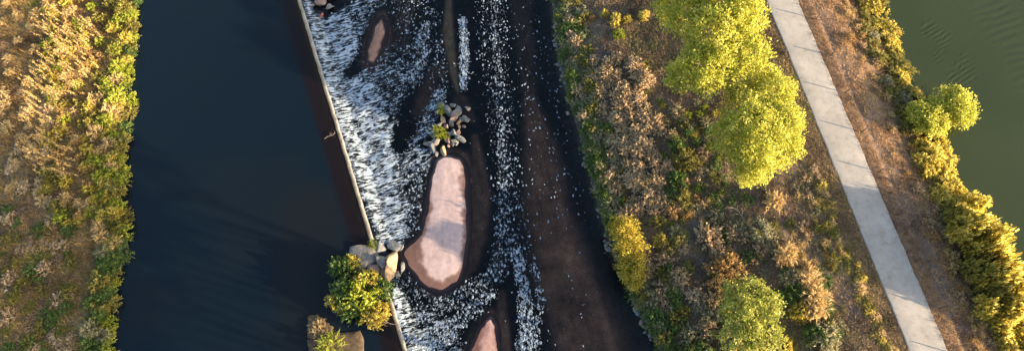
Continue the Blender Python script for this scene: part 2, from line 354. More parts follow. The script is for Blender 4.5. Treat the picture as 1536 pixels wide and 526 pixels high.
fr = np.maximum.reduce([
    .95 * band(u, v, [(694, 30, 6), (697, 80, 9), (694, 130, 7)]), .30 * band(u, v, [(735, -30, 26), (742, 80, 24), (755, 200, 22), (765, 300, 26), (775, 380, 28)]),
    .52 * band(u, v, [(738, -30, 6), (745, 60, 8), (752, 200, 9), (757, 300, 12), (752, 360, 12)]),
    .8 * band(u, v, [(775, 380, 12), (785, 430, 10), (790, 480, 14), (788, 560, 20)]), .6 * band(u, v, [(800, 400, 8), (812, 450, 6), (800, 520, 10)]),
    .34 * band(u, v, [(620, 20, 40), (655, 90, 30), (660, 150, 14)]), .66 * band(u, v, [(628, 70, 12), (640, 40, 10)]), .7*band(u, v, [(620, 120, 14), (640, 75, 9)]),
    .5 * band(u, v, [(610, 425, 22), (680, 455, 18), (745, 410, 16), (755, 360, 14)]), .62 * band(u, v, [(640, 520, 26), (690, 480, 16), (735, 440, 12)]),
    .5 * band(u, v, [(620, 340, 14), (622, 290, 14), (640, 250, 8)]), .10 * band(u, v, [(800, 60, 40), (830, 300, 50)])])
sand_d = np.maximum.reduce([poly_sd(u, v, S1), poly_sd(u, v, S2), poly_sd(u, v, S3)])
fr = fr * (1 - sm(sand_d, -6, -1)) * (1 - .8 * band(u, v, SHOAL[2][0])); fw = fw * (1 - sm(sand_d, -5, 0))
drop = sm(wa, .35, 2.0); tb = noise(X, Y, .7, 2, 6) - .5; tb2 = noise(wa, wb * 1.8, 1.3, 2, 9) - .5
Zw = (ZP + .02) * (1 - drop) + fw * (.10 * tb + .16 * tb2) * sm(wa, .4, 1.2) + fr * .06 * tb + .015 * (noise(X, Y, 1.2, 2, 4) - .5)
Zw = Zw + .03 * sm(drop, 0, 1)
bed = height(X, Y); dep = np.clip(.02 - bed, 0.02, 2)
V, Fc = grid(X, Y, Zw)
obj('river_water', mesh('river_water', V, Fc, M['river'], None, True, attrs=dict(depth=dep.ravel(), foam_weir=fw.ravel(), foam_run=fr.ravel(), wa=wa.ravel(), wb=wb.ravel(), ra=(Y + 0 * X).ravel() * -1, rb=(X + Y * .18).ravel())), kind='structure')

# floating foam flecks, sown by how broken the water is
def sample_field(n, dens, seed):
    g = np.random.default_rng(seed); p = dens.ravel(); A = np.gradient(X, axis=1).ravel(); p = np.clip(p, 0, None) * A; p = p / p.sum()
    i = g.choice(len(p), n, p=p); j = g.normal(0, .09, (n, 2)); return X.ravel()[i] + j[:, 0], Y.ravel()[i] + j[:, 1], Zw.ravel()[i]
def flecks(n, dens, s0, s1, seed, stretch):
    g = np.random.default_rng(seed); x, y, z = sample_field(n, dens, seed); k = 6
    an = np.linspace(0, 2 * np.pi, k, endpoint=False)[None] + g.uniform(-.4, .4, (n, k)); s = (s0 + (s1 - s0) * g.random(n)**2.5)[:, None]
    rr = s * g.uniform(.55, 1.15, (n, k)); ro = g.normal(0, .6, n)[:, None]
    ax, ay = rr * np.cos(an), rr * np.sin(an) * stretch
    VX = x[:, None] + ax * np.cos(ro) - ay * np.sin(ro); VY = y[:, None] + ax * np.sin(ro) + ay * np.cos(ro)
    rim = np.stack([VX, VY, np.repeat(z[:, None] + .012, k, 1)], -1); top = np.stack([x, y, z + .03 + s[:, 0] * .25], -1)[:, None]
    V = np.concatenate([rim, top], 1).reshape(-1, 3); b = np.arange(n)[:, None] * (k + 1); i = np.arange(k)[None]
    Fq = np.stack([b + i, b + (i + 1) % k, np.repeat(b + k, k, 1)], -1).reshape(-1, 3); return V, Fq
Vs = []; Fs = []; off = 0
spr = .22 * band(u, v, [(760, -30, 70), (780, 200, 75), (800, 420, 90), (820, 560, 100)]) * (1 - .8 * shoal(u, v)) + .1 * band(u, v, [(840, 250, 50), (880, 450, 60)])
wet = (1 - sm(sand_d, -4, 1)) * sm(RB(Y) - X, .3, 1.2) * (1 - .75 * hole)
for n, d, s0, s1, sd_, stt in ((3000, fr**1.3 * wet, .025, .115, 1, 1.8), (1300, np.clip(fw, 0, .7) * (fw < .85) * wet, .03, .12, 2, 1.2), (420, spr * wet, .02, .08, 3, 1.7)):
    V, Fq = flecks(n, d, s0, s1, sd_, stt); Vs.append(V); Fs.append(Fq + off); off += len(V)
obj('foam', mesh('foam', np.concatenate(Vs), np.concatenate(Fs), M['foam'], None, True), label='white foam flecks drifting on the river below the weir', cat='foam', kind='stuff')

# pond, with a patch of wind ripples
X, Y = wgrid(lambda y: PQ(y) - 1.5, lambda y: PQ(y) + 26, 260, -24, 30, .1); u, v = px(X, Y, ZQ)
patch = band(u, v, [(1395, 45, 16), (1425, 85, 26), (1450, 125, 22)]) ; patch2 = band(u, v, [(1490, 15, 30), (1530, 70, 30), (1560, 120, 40)])
an = R(32); ph = (-X * math.sin(an) + Y * math.cos(an)); lump = noise(X, Y, 1.6, 2, 5)
rip = (.55 + .9 * noise(X, Y, .35, 2, 12)) * np.sin(ph * 2 * np.pi / .46 + 5. * noise(X, Y, 1.1, 2, 2) + 2.5 * noise(X, Y, .45, 2, 7)) * sm(lump, .38, .62)
Zq = ZQ + patch * .020 * rip + patch2 * .012 * np.sin(Y * 7 + X * -2.2 + 4 * noise(X, Y, 1.5, 2, 6)) + .004 * (noise(X, Y, .8, 2, 3) - .5)
c = mix((.026, .038, .014), (.036, .047, .018), noise(X, Y, 6, 3, 4)); V, Fc = grid(X, Y, Zq)
obj('pond_water', mesh('pond_water', V, Fc, M['pond'], c.reshape(-1, 3), True), kind='structure')

# ---------------------------------------------------------------- sandbars
def sandbar(P, Pp, hmax, name, pale=(.47, .365, .36), wetc=(.17, .10, .085)):
    P = np.array(P, float); n = 96
    d = np.r_[0, np.cumsum(np.hypot(*np.diff(np.r_[P, P[:1]], axis=0).T))]; t = np.linspace(0, d[-1], n, endpoint=False)
    C = np.r_[P, P[:1]]; o = np.stack([np.interp(t, d, C[:, 0]), np.interp(t, d, C[:, 1])], 1) + np.random.default_rng(len(P)).normal(0, .8, (n, 2))
    for _ in range(3): o = (np.roll(o, 1, 0) + 2 * o + np.roll(o, -1, 0)) / 4
    U, Vv = np.meshgrid(np.arange(P[:, 0].min() - 8, P[:, 0].max() + 8, 1.3), np.arange(P[:, 1].min() - 8, P[:, 1].max() + 8, 1.3))
    sdv = poly_sd(U, Vv, o); pp = poly_sd(U, Vv, Pp) if Pp is not None else sdv - 3
    p = at(U, Vv, 0.); nz = noise(p[..., 0], p[..., 1], 1.2, 3, 2) - .5; sdv = sdv + 1.6 * (noise(p[..., 0], p[..., 1], .5, 2, 9) - .5)
    z = np.where(sdv > 0, .02 + hmax * sm(sdv, -1, 22), .02 + sdv * .03) + .02 * nz * sm(sdv, 0, 6)
    wv_ = sm(pp + 14 * nz + 5 * (noise(p[..., 0], p[..., 1], .35, 2, 5) - .5), -4, 4); c = mix(wetc, pale, wv_); c = mix(c, (.10, .055, .042), sm(sdv, 2.5, -2)); c = c * (.92 + .3 * nz[..., None])
    V, Fc = grid(p[..., 0], p[..., 1], z); Fc = Fc[(sdv.ravel()[Fc] > -5).any(1)][:, ::-1]
    me = mesh('sandbar', V, Fc, M['sand'], c.reshape(-1, 3), True)
    obj('sandbar', me, kind='structure', label=name, cat='sandbar')
sandbar(S1, S1p, .06, 'big pale pink sandbar in the middle of the river')
sandbar(S2, S2p, .06, 'reddish sandbar cut by the bottom edge of the photo', (.40, .26, .24), (.20, .10, .08))
sandbar(S3, None, .12, 'small brown sandbar beside the whitewater near the top', (.30, .18, .135), (.17, .09, .07))

# ---------------------------------------------------------------- weir
wr = obj('weir', None, loc=(*[float(q) for q in (WR(np.zeros(1))[0], 0)], -.6), label='long pale concrete weir crest running diagonally across the river', cat='weir')
def weir_wall(v0, v1, name):
    y0 = at(0, v1, ZP)[1]; y1 = at(0, v0, ZP)[1]; yy = np.arange(y0, y1 + .2, .22)
    pr = [(0, -1.5), (-.02, .04), (.03, .085), (.24, .10), (.36, .06), (.42, -.12), (1.2, -1.0), (1.25, -1.6)]
    e = (noise(yy, yy * 0, .5, 3) - .5)
    Xs = np.stack([WR(yy) + a + (.10 * e if 0 < i < 6 else 0) for i, (a, _) in enumerate(pr)], 1); Zs = np.stack([0 * yy + ZP + b_ + (.05 * (noise(yy, yy * 0 + i, .4, 2) - .5) if 0 < i < 6 else 0) for i, (_, b_) in enumerate(pr)], 1)
    V, Fc = grid(Xs, np.repeat(yy[:, None], len(pr), 1), Zs); V = V - np.array(wr.location)
    cw = np.tile(np.array([(.1, .06, .03), (.40, .21, .07), (.36, .25, .13), (.34, .31, .27), (.32, .32, .31), (.2, .2, .2), (.12, .12, .12), (.1, .1, .1)]), (len(yy), 1)); obj(name, mesh(name, V, Fc[:, ::-1], M['weir'], cw, True), wr)  # ochre pool-side vertices: golden sunlight painted into the concrete colour
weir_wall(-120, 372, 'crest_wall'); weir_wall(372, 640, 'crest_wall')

# ---------------------------------------------------------------- words for labels
ADJ = {'green': 'dark green', 'lime': 'lime green', 'gold': 'golden', 'tan': 'tan', 'sage': 'grey green', 'orange': 'rust coloured', 'olive': 'olive', 'straw': 'straw coloured', 'dead': 'bare grey', 'darkreed': 'green', 'greengrass': 'lime green'}
ORD = 'first second third fourth fifth sixth seventh eighth ninth tenth eleventh twelfth thirteenth fourteenth fifteenth sixteenth seventeenth eighteenth nineteenth'.split()
def nth(i):
    if i < 19: return ORD[i]
    t, o_ = divmod(i + 1, 10); tens = {2: 'twent', 3: 'thirt', 4: 'fort', 5: 'fift', 6: 'sixt', 7: 'sevent', 8: 'eight', 9: 'ninet'}[t]
    return tens + 'ieth' if o_ == 0 else tens + 'y-' + ORD[o_ - 1]
# ---------------------------------------------------------------- fence posts beside the trail
pv, pf = [], []
k = 7; prof = [(.055, -.3), (.052, .82), (.035, .87), (0.004, .875)]
for r_, z_ in prof: pv += [(r_ * math.cos(2 * math.pi * i / k), r_ * math.sin(2 * math.pi * i / k), z_) for i in range(k)]
pf = [(j * k + i, j * k + (i + 1) % k, (j + 1) * k + (i + 1) % k, (j + 1) * k + i) for j in range(3) for i in range(k)]
post_me = mesh('fence_post', pv, pf, M['wood'], None, True)
posts = [(1224, 29), (1246, 84), (1268, 139.5), (1293, 198), (1318, 258), (1345, 322), (1374, 390), (1409, 462), (1440, 533)]
names = ['topmost', 'second', 'third', 'fourth', 'fifth', 'sixth', 'seventh', 'eighth', 'last']
for (a, b), q in zip(posts, names):
    p = gz(a, b, 2.4); obj('fence_post', post_me, loc=p, rotz=rng.uniform(0, 6), scale=(1, 1, rng.uniform(.95, 1.08)), label=f'thin dark wooden post beside the trail, {q} from the top', cat='post', group='posts along the trail')

# ---------------------------------------------------------------- rocks
def rock_mesh(seed, mat, sub=3, cuts=11):
    import bmesh
    g = np.random.default_rng(seed); bm = bmesh.new(); bmesh.ops.create_icosphere(bm, subdivisions=sub, radius=1)
    V = np.array([q.co for q in bm.verts])
    for _ in range(cuts):
        nn = g.normal(size=3); nn /= np.linalg.norm(nn); d = g.uniform(.32, .62); s = V @ nn - d
        V = V - np.clip(s, 0, None)[:, None] * nn[None] * .985
    V = V * g.uniform(.75, 1.1, 3) + .26 * (noise(V[:, 0] + V[:, 2] * .7, V[:, 1] - V[:, 2] * .6, .4, 3, seed % 7) - .5)[:, None] * V
    Fc = np.array([[q.index for q in f.verts] for f in bm.faces]); bm.free()
    me = mesh('rock', V, Fc, mat); return me
RK = {m: [rock_mesh(i * 31 + j, M[m]) for j in range(3)] for i, m in enumerate(('rock', 'rock_blue', 'rock_tan', 'rock_pink', 'rock_red', 'rock_brown'))}
def rock(u, v, rp, m, label, group=None, zc=None, flat=.7, name='rock'):
    p = gz(u, v, .3) if zc is None else at(u, v, zc); r_ = rp / 16.3 * 1.25
    if zc is None: p[2] += r_ * .15
    return obj(name, RK[m][rng.integers(3)], loc=p, rotz=rng.uniform(0, 6.28), scale=(r_ * rng.uniform(.95, 1.2), r_ * rng.uniform(.9, 1.1), r_ * flat), label=label, cat='rock', group=group)
# rocky islet
isl = [(664, 158, 6, 'rock'), (672, 166, 7, 'rock_blue'), (688, 170, 7, 'rock'), (678, 158, 5, 'rock_blue'), (689, 163, 4, 'rock'), (681, 174, 8, 'rock_pink'), (664, 178, 5, 'rock_tan'), (660, 187, 4, 'rock'),
       (688, 183, 5, 'rock_tan'), (697, 178, 6, 'rock_blue'), (693, 180, 4, 'rock'), (669, 189, 4, 'rock_pink'), (677, 186, 5, 'rock'), (681, 199, 6, 'rock_blue'), (688, 198, 4, 'rock_pink'), (689, 191, 3, 'rock_tan'),
       (671, 211, 5, 'rock_pink'), (680, 211, 5, 'rock'), (691, 208, 6, 'rock_blue'), (679, 217, 4, 'rock'), (655, 213, 7, 'rock'), (649, 222, 6, 'rock_blue'), (664, 224, 7, 'rock_tan'), (642, 216, 5, 'rock'), (655, 230, 4, 'rock_blue'),
       (673, 219, 3, 'rock_pink'), (702, 163, 4, 'rock'), (646, 229, 3, 'rock'), (673, 201, 4, 'rock'), (685, 215, 3, 'rock_blue'), (650, 205, 4, 'rock'), (697, 190, 3, 'rock')]
adj = {'rock': 'grey', 'rock_blue': 'slate blue', 'rock_tan': 'tan', 'rock_pink': 'pinkish', 'rock_red': 'red'}
cnt_ = {}
for i, (a, b, r_, m) in enumerate(sorted(isl, key=lambda q: q[1])):
    cnt_[m] = cnt_.get(m, -1) + 1
    special = {(664, 224): 'tan angular rock at the lower end of the river islet', (702, 163): 'lone grey rock standing off the right of the river islet', (697, 178): 'slate blue rock on the right edge of the river islet', (681, 174): 'largest pinkish rock on the small islet'}
    rock(a, b, r_ * 1.25, m, special.get((a, b), f'{adj[m]} rock on the small river islet, {nth(cnt_[m])} {adj[m]} one from the top'), f'{adj[m]} rocks on the river islet', zc=.12 + .02 * r_)
# islet of boulders breaking the weir
for a, b, r_, m, z, fl, lb in ((552, 384, 25, 'rock', .75, .55, 'flat grey boulder at the upper left of the weir islet'), (583, 396, 25, 'rock_tan', .55, .75, 'big sunlit tan boulder on the right of the weir islet'), (568, 372, 12, 'rock_blue', .7, .6, 'slate boulder under the weir crest end'),
        (588, 368, 12, 'rock_blue', .25, .6, 'blue grey boulder in the foam beside the weir islet'), (572, 390, 13, 'rock', .95, .6, 'grey rock on top of the weir islet'), (533, 402, 12, 'rock_pink', .7, .7, 'mauve rock on the pool side of the weir islet'), (560, 405, 16, 'rock_pink', .75, .7, 'mauve boulder in the middle of the weir islet'),
        (596, 412, 8, 'rock', .2, .7, 'grey rock at the lower right of the weir islet'), (604, 400, 6, 'rock_blue', .1, .8, 'dark wet rock in foam right of the weir islet'), (575, 420, 13, 'rock_tan', .5, .7, 'tan rock below the big sunlit boulder'),
        (545, 420, 16, 'rock', .6, .6, 'grey boulder half hidden under the islet bush'), (520, 430, 16, 'rock', .5, .6, 'dark boulder under the left of the islet bush'), (552, 450, 18, 'rock', .5, .6, 'dark boulder under the lower islet bush'),
        (600, 372, 6, 'rock_blue', .1, .7, 'small blue rock at the sandbar end of the weir islet')):
    rock(a, b, r_, m, lb, 'weir islet boulders', zc=z, flat=fl, name='boulder' if r_ > 11 else 'rock')
for a, b, r_, m, lb in ((478, 2, 12, 'rock_pink', 'brown boulder in whitewater at the top of the weir'), (490, -4, 13, 'rock_tan', 'tan boulder in whitewater at the top edge'), (482, 23, 7, 'rock_red', 'red rock in the whitewater below the weir top'), (466, 10, 6, 'rock', 'dark mossy rock in whitewater beside the weir top'), (492, 12, 7, 'rock', 'grey rock in whitewater near the red rock')):
    rock(a, b, r_, m, lb, zc=.25, name='rock')
# low earth and stone shelf below the islet bush
def shelf(P, top, label, seed):
    P = np.array(P, float); n = 48; C = np.r_[P, P[:1]]; d = np.r_[0, np.cumsum(np.hypot(*np.diff(C, axis=0).T))]; t = np.linspace(0, d[-1], n, endpoint=False); g = np.random.default_rng(seed)
    o = np.stack([np.interp(t, d, C[:, 0]), np.interp(t, d, C[:, 1])], 1) + g.normal(0, .7, (n, 2)); cen = o.mean(0); rows = []
    for sc, dz in ((1.06, -.8), (1.03, -.1), (.98, 0), (.8, .03), (.6, .05), (.4, .06), (.2, .05), (.01, .05)):
        q = at(cen[0] + (o[:, 0] - cen[0]) * sc, cen[1] + (o[:, 1] - cen[1]) * sc, top); q[:, 2] += dz + .16 * (noise(q[:, 0], q[:, 1], .5, 3, seed) - .5); rows.append(q)
    V = np.concatenate(rows); i = np.arange(len(V)).reshape(-1, n); j = np.roll(i, -1, 1); base = at(*cen, top)
    Fc = np.stack([i[:-1], j[:-1], j[1:], i[1:]], -1).reshape(-1, 4)[:, ::-1]
    obj('stone_shelf', mesh('stone_shelf', V - base, Fc, M['rock_brown']), loc=base, label=label, cat='rock')
shelf([(462, 474), (474, 470), (488, 482), (500, 490), (496, 504), (478, 508), (460, 506)], ZP + .12, 'small brown stone shelf in the pool below the islet bush', 3)
shelf([(462, 510), (500, 500), (540, 496), (545, 512), (540, 560), (470, 566)], ZP + .16, 'flat brown stone shelf at the bottom edge beside the weir', 5)
# riprap along the right bank and a scatter of pale stones
g2 = np.random.default_rng(12)
for i, v_ in enumerate(sorted(g2.uniform(-3, 528, 99))):
    yw = at(768, v_, 0)[1]; xw = RB(np.array([yw]))[0]; uu, _ = px(xw, yw)
    m = ['rock', 'rock_blue', 'rock', 'rock_pink'][g2.integers(4)]
    rock(uu + g2.normal(1, 4), v_, g2.uniform(2.2, 6), m, f'small {adj[m]} riprap stone at the right bank foot, {nth(i)} from the top', 'riprap stones along the right bank', zc=.06)
for a, b, r_, m, lb in ((977, 482, 12, 'rock_blue', 'large pale grey boulder at the foot of the right bank'), (988, 506, 10, 'rock', 'pale boulder at the water line near the bottom edge'), (957, 447, 7, 'rock_blue', 'grey rock under the yellow riverside shrub'), (966, 462, 6, 'rock', 'pale rock above the large boulder on the right bank'), (952, 432, 5, 'rock', 'small pale rock just below the yellow riverside shrub'), (995, 524, 8, 'rock', 'pale boulder cut by the bottom edge at the right bank')):
    rock(a, b, r_, m, lb, zc=.2, name='boulder')

# ---------------------------------------------------------------- foliage builders
def leaves(C, D, L, W, g):
    """C centres, D leaf direction, L, W half sizes -> diamond leaves"""
    n = len(C); D = D / (np.linalg.norm(D, axis=1, keepdims=True) + 1e-9); r_ = g.normal(size=(n, 3)); r_[:, 2] *= .5
    Bx = np.cross(D, r_); Bx /= np.linalg.norm(Bx, axis=1, keepdims=True) + 1e-9
    L = np.broadcast_to(np.asarray(L, float), (n,))[:, None]; W = np.broadcast_to(np.asarray(W, float), (n,))[:, None]
    V = np.stack([C - D * L, C + Bx * W, C + D * L, C - Bx * W], 1).reshape(-1, 3); return V, np.arange(4 * n).reshape(n, 4)
def tube(pts, rad, k=6):
    pts = np.asarray(pts, float); n = len(pts); V = []
    for i in range(n):
        d = pts[min(i + 1, n - 1)] - pts[max(i - 1, 0)]; d /= np.linalg.norm(d) + 1e-9
        a = np.cross(d, (0.3, 1, .1)); a /= np.linalg.norm(a); b = np.cross(d, a)
        for j in range(k): V.append(pts[i] + rad[i] * (a * math.cos(2 * math.pi * j / k) + b * math.sin(2 * math.pi * j / k)))
    Fc = [(i * k + j, i * k + (j + 1) % k, (i + 1) * k + (j + 1) % k, (i + 1) * k + j) for i in range(n - 1) for j in range(k)]
    return np.array(V), np.array(Fc)
def tree(name, lobes, base, mat, nclump, per, ls, label, cat='tree', seed=1, group=None, shell=.6, sig=.21, trunk_r=.22):
    """lobes: (world centre, radii). Empty at the foot > trunk, limb..., crown"""
    g = np.random.default_rng(seed); base = np.asarray(base, float)
    root = obj(name, None, loc=base, label=label, cat=cat, group=group)
    vol = np.array([np.prod(r_)**(2 / 3) for _, r_ in lobes]); cnt = (nclump * vol / vol.sum()).astype(int) + 1; C = []; O = []
    for (c, r_), k in zip(lobes, cnt):
        d = g.normal(size=(k, 3)); d[:, 2] = np.abs(d[:, 2]) * np.where(g.random(k) < .22, -1, 1); d /= np.linalg.norm(d, axis=1, keepdims=True)
        rad = shell + (1 - shell) * g.random(k)**.6; rad *= .52 + .86 * noise(np.arctan2(d[:, 1], d[:, 0]) * 2, d[:, 2] * 2, .6, 2, seed)
        C.append(np.asarray(c) + d * np.asarray(r_) * rad[:, None]); O.append(d)
    C = np.concatenate(C); O = np.concatenate(O); tone = np.clip(g.normal(.5, .22, len(C)) + .25 * (noise(C[:, 0], C[:, 1], 1.6, 2, seed) - .5), 0, 1)
    idx = np.repeat(np.arange(len(C)), per); P = C[idx] + g.normal(0, sig, (len(idx), 3)) * np.array([1, 1, .75])
    D = O[idx] * .5 + g.normal(size=(len(idx), 3)); sz = ls * g.uniform(.6, 1.25, len(idx))
    V, Fc = leaves(P - base, D, sz, sz * .62, g)
    crown = obj('crown', mesh('crown', V, Fc, mat, attrs=dict(tone=np.repeat(tone[idx], 4))), root)
    top = np.mean([np.asarray(c) for c, _ in lobes], 0) - base; h = top[2]
    mid = np.array([top[0] * .3, top[1] * .3, h * .45])
    V, Fc = tube([(0, 0, -.3), (0.03, 0, .2), mid * .6, mid, mid + (top - mid) * .6], [trunk_r * 1.3, trunk_r, trunk_r * .85, trunk_r * .7, trunk_r * .35]); obj('trunk', mesh('trunk', V, Fc, M['bark'], None, True), root)
    for c, r_ in lobes:
        e = np.asarray(c) - base; s = mid * g.uniform(.7, 1.); m_ = (s + e) / 2 + g.normal(0, .2, 3)
        V, Fc = tube([s, m_, e, e + (0, 0, r_[2] * .5)], [trunk_r * .45, trunk_r * .3, trunk_r * .18, .02], 5); obj('limb', mesh('limb', V, Fc, M['bark'], None, True), root)
    return root
def lob(u, v, z, rp, rz=None, ry=None):
    r_ = rp / 16.3 * (CH - z) / CH; return (at(u, v, z), (r_, (ry or rp) / 16.3 * (CH - z) / CH, rz if rz else r_ * .8))
def foot(u, v, z):  # ground below a crown centre
    p = at(u, v, z); return np.array([p[0], p[1], float(height(p[:1], p[1:2])[0])])
# cottonwoods
tree('cottonwood_tree', [lob(1075, 55, 10.1, 62, 2.9), lob(1105, 30, 10.7, 46, 2.5), lob(1030, 20, 9.1, 44, 2.2), lob(1055, 105, 9.1, 50, 2.4), lob(1022, 112, 7.7, 28, 1.7), lob(1118, 85, 9.5, 36, 2.2), lob(1090, -20, 10.7, 60, 2.5), lob(1000, 12, 7.3, 24, 1.5), lob(1100, 120, 8.5, 30, 1.9)],
     foot(1070, 52, 9), M['cotton'], 2100, 20, .12, 'largest yellow green cottonwood left of the trail at the top edge', seed=2)
tree('cottonwood_tree', [lob(1135, 195, 9.3, 52, 2.5), lob(1168, 190, 8.7, 38, 2.2), lob(1100, 205, 8.3, 38, 2.0), lob(1130, 245, 7.9, 36, 1.9), lob(1160, 140, 8.7, 34, 1.9), lob(1172, 225, 7.7, 30, 1.7), lob(1118, 160, 8.3, 34, 1.9), lob(1120, 262, 6.9, 22, 1.4), lob(1150, 118, 7.9, 20, 1.4)],
     foot(1135, 200, 8), M['cotton'], 1600, 20, .115, 'golden green cottonwood left of the trail, below the largest one', seed=5)
tree('willow_bush', [lob(1122, 470, 4.2, 40, 2.2), lob(1105, 450, 3.9, 26, 1.6), lob(1145, 455, 3.8, 26, 1.6), lob(1108, 505, 3.6, 32, 1.8), lob(1140, 500, 3.6, 30, 1.8), lob(1128, 440, 3.8, 22, 1.3)],
     foot(1122, 476, 3.5), M['willow'], 420, 30, .11, 'round light green willow bush at the bottom left of the trail', 'bush', seed=8, sig=.2, trunk_r=.1)
tree('yellow_shrub', [lob(938, 352, 2.0, 26, 1.3), lob(945, 375, 2.2, 27, 1.4), lob(950, 402, 1.9, 25, 1.3), lob(934, 340, 1.8, 19, 1.1), lob(952, 418, 1.6, 18, 1.)],
     foot(942, 378, 1.8), M['yellow'], 300, 26, .095, 'bright yellow shrub leaning over the right edge of the river', 'bush', seed=11, sig=.17, trunk_r=.07)
tree('pond_tree', [lob(1434, 160, 2.9, 27, 1.3), lob(1442, 172, 2.7, 20, 1.1), lob(1425, 145, 2.8, 18, 1.1)],
     foot(1424, 165, 3.4), M['cotton'], 260, 28, .11, 'small lime tree standing out in the pond, right of its twin', 'tree', seed=14, sig=.2, trunk_r=.1)
tree('pond_tree', [lob(1392, 178, 2.8, 27, 1.2), lob(1402, 188, 2.6, 20, 1.), lob(1376, 170, 2.6, 18, 1.), lob(1400, 162, 2.7, 18, 1.)],
     foot(1388, 178, 3.2), M['cotton'], 280, 28, .11, 'small lime tree at the pond edge, left of its twin', 'tree', seed=17, sig=.2, trunk_r=.1)

for i, (a, b, lb) in enumerate(((1385, 665, 'unseen tall cottonwood past the bottom edge, added for shade, nearest of its row'), (1420, 770, 'unseen tall cottonwood past the bottom edge, added for shade, second of its row'), (1450, 870, 'unseen tall cottonwood past the bottom edge, added for shade, third of its row'), (1480, 1005, 'unseen tall cottonwood past the bottom edge, added for shade, farthest of its row'))):  # unseen trees, added so their high crowns shade the lower left bank
    p = at(a, b, 2.); p[2] = float(height(p[:1], p[1:2])[0]); q = lambda x, y, z, r_, rz: (p + np.array([x, y, z]), (r_, r_, rz))
    tree('cottonwood_tree', [q(0, 0, 17.5, 4.2, 3), q(2.5, 1, 15.5, 3, 2.4), q(-2.6, -.5, 15.5, 3, 2.4), q(.5, -2.8, 15, 3, 2.2), q(-.5, 2.8, 15.2, 3, 2.2)], p, M['cotton'], 700, 16, .17, lb, seed=30 + i, group='unseen cottonwoods added for shade below the frame', trunk_r=.3)
def shrub_mesh(name, leafmat, seed, shoots=70, per=20, ls=.075, asp=.4, hz=.8, up=.35, sig=.05, lumps=5, stem=True):
    """bush of unit radius: curved shoots from one root, leaves along them"""
    g = np.random.default_rng(seed); ph = g.uniform(0, 6.283, shoots); ct_ = g.uniform(up * .3, 1, shoots); sn = np.sqrt(1 - ct_**2)
    la = g.uniform(0, 6.283, lumps); ln = .72 + .33 * np.max(np.cos(ph[:, None] - la[None])**3, axis=1) + g.normal(0, .07, shoots)
    E = np.stack([sn * np.cos(ph), sn * np.sin(ph), ct_ * hz], 1) * ln[:, None]; B0 = np.stack([.18 * np.cos(ph) * g.random(shoots), .18 * np.sin(ph) * g.random(shoots), np.zeros(shoots)], 1)
    t = .3 + .72 * g.random((shoots, per))**.75; tt = t[..., None]
    P = B0[:, None] * (1 - tt) + E[:, None] * tt; P[..., 2] += .18 * hz * np.sin(np.pi * np.clip(t, 0, 1)); P += g.normal(0, sig, P.shape)
    P = P.reshape(-1, 3); P[:, 2] = np.maximum(P[:, 2], .01); D = np.repeat(E, per, 0) * .9 + g.normal(0, .6, P.shape); sz = ls * g.uniform(.6, 1.3, len(P))
    V, Fc = leaves(P, D, sz, sz * asp, g); mi = np.zeros(len(Fc), int)
    if stem:
        side = np.stack([-np.sin(ph), np.cos(ph), 0 * ph], 1) * .012; md = (B0 + E) / 2; md[:, 2] += .15 * hz
        Vs = np.stack([B0 - side, B0 + side, md + side * .8, md - side * .8, md - side * .8, md + side * .8, E + side * .3, E - side * .3], 1).reshape(-1, 3)
        b = len(V) + np.arange(shoots)[:, None] * 8; Fs = np.concatenate([b + np.array([[0, 1, 2, 3]]), b + np.array([[4, 5, 6, 7]])])
        V = np.concatenate([V, Vs]); Fc = np.concatenate([Fc, Fs]); mi = np.r_[mi, np.ones(len(Fs), int)]
    if leafmat is None: return V, Fc
    return mesh(name, V, Fc, [leafmat, M['twig']], mi=mi)
KIND = {}; LIGHT = {}; KM = {}
for kname, m, kw in (('green', 'l_green', dict(ls=.085, asp=.45)), ('lime', 'l_lime', dict(ls=.08, asp=.5)), ('gold', 'l_gold', dict(ls=.08, asp=.5, shoots=80)), ('tan', 'l_tan', dict(ls=.11, asp=.45, shoots=60, per=18, lumps=9, sig=.06)), ('sage', 'l_sage', dict(ls=.075, asp=.4, shoots=70)),
                     ('orange', 'l_orange', dict(ls=.075, asp=.45)), ('straw', 'l_straw', dict(ls=.18, asp=.15, shoots=90, per=9, hz=.9, sig=.03, stem=False)), ('dead', 'l_dead', dict(ls=.15, asp=.10, shoots=60, per=9, hz=.6, sig=.09)), ('olive', 'l_olive', dict(ls=.08, asp=.42)),
                     ('greengrass', 'l_lime', dict(ls=.22, asp=.07, shoots=80, per=7, hz=.8, sig=.04, stem=False)), ('darkreed', 'l_green', dict(ls=.22, asp=.10, shoots=80, per=8, hz=1., sig=.05, stem=False))):
    KIND[kname] = [shrub_mesh('shrub_' + kname, M[m], 100 + 7 * i + len(KIND) * 31, **kw) for i in range(3)]
    kl = dict(kw); kl['stem'] = False; kl['shoots'] = int(kw.get('shoots', 70) * .6); kl['per'] = int(kw.get('per', 20) * .7); kl['ls'] = kw['ls'] * 1.2
    LIGHT[kname] = [shrub_mesh('x', None, 300 + i + 5 * len(LIGHT), **kl) for i in range(3)]; KM[kname] = m
def shrub(u, v, rp, kind, label, name='shrub', cat='shrub', group=None, hz=1., water=None):
    rp = rp * 1.2
    p = gz(u, v, 1.5) if water is None else at(u, v, water); r_ = rp / 16.3
    # the crown is what stands at (u, v): step the foot towards the point below the camera
    lift = r_ * .45 * hz; c = np.array([0, CY, CH]); q = p + (c - p) * (lift / (CH - p[2])); q[2] = (float(height(q[:1], q[1:2])[0]) if water is None else water) - .03
    return obj(name, KIND[kind][rng.integers(3)], loc=q, rotz=rng.uniform(0, 6.28), scale=(r_ * rng.uniform(.92, 1.1), r_ * rng.uniform(.92, 1.1), r_ * hz * rng.uniform(.9, 1.1)), label=label, cat=cat, group=group)

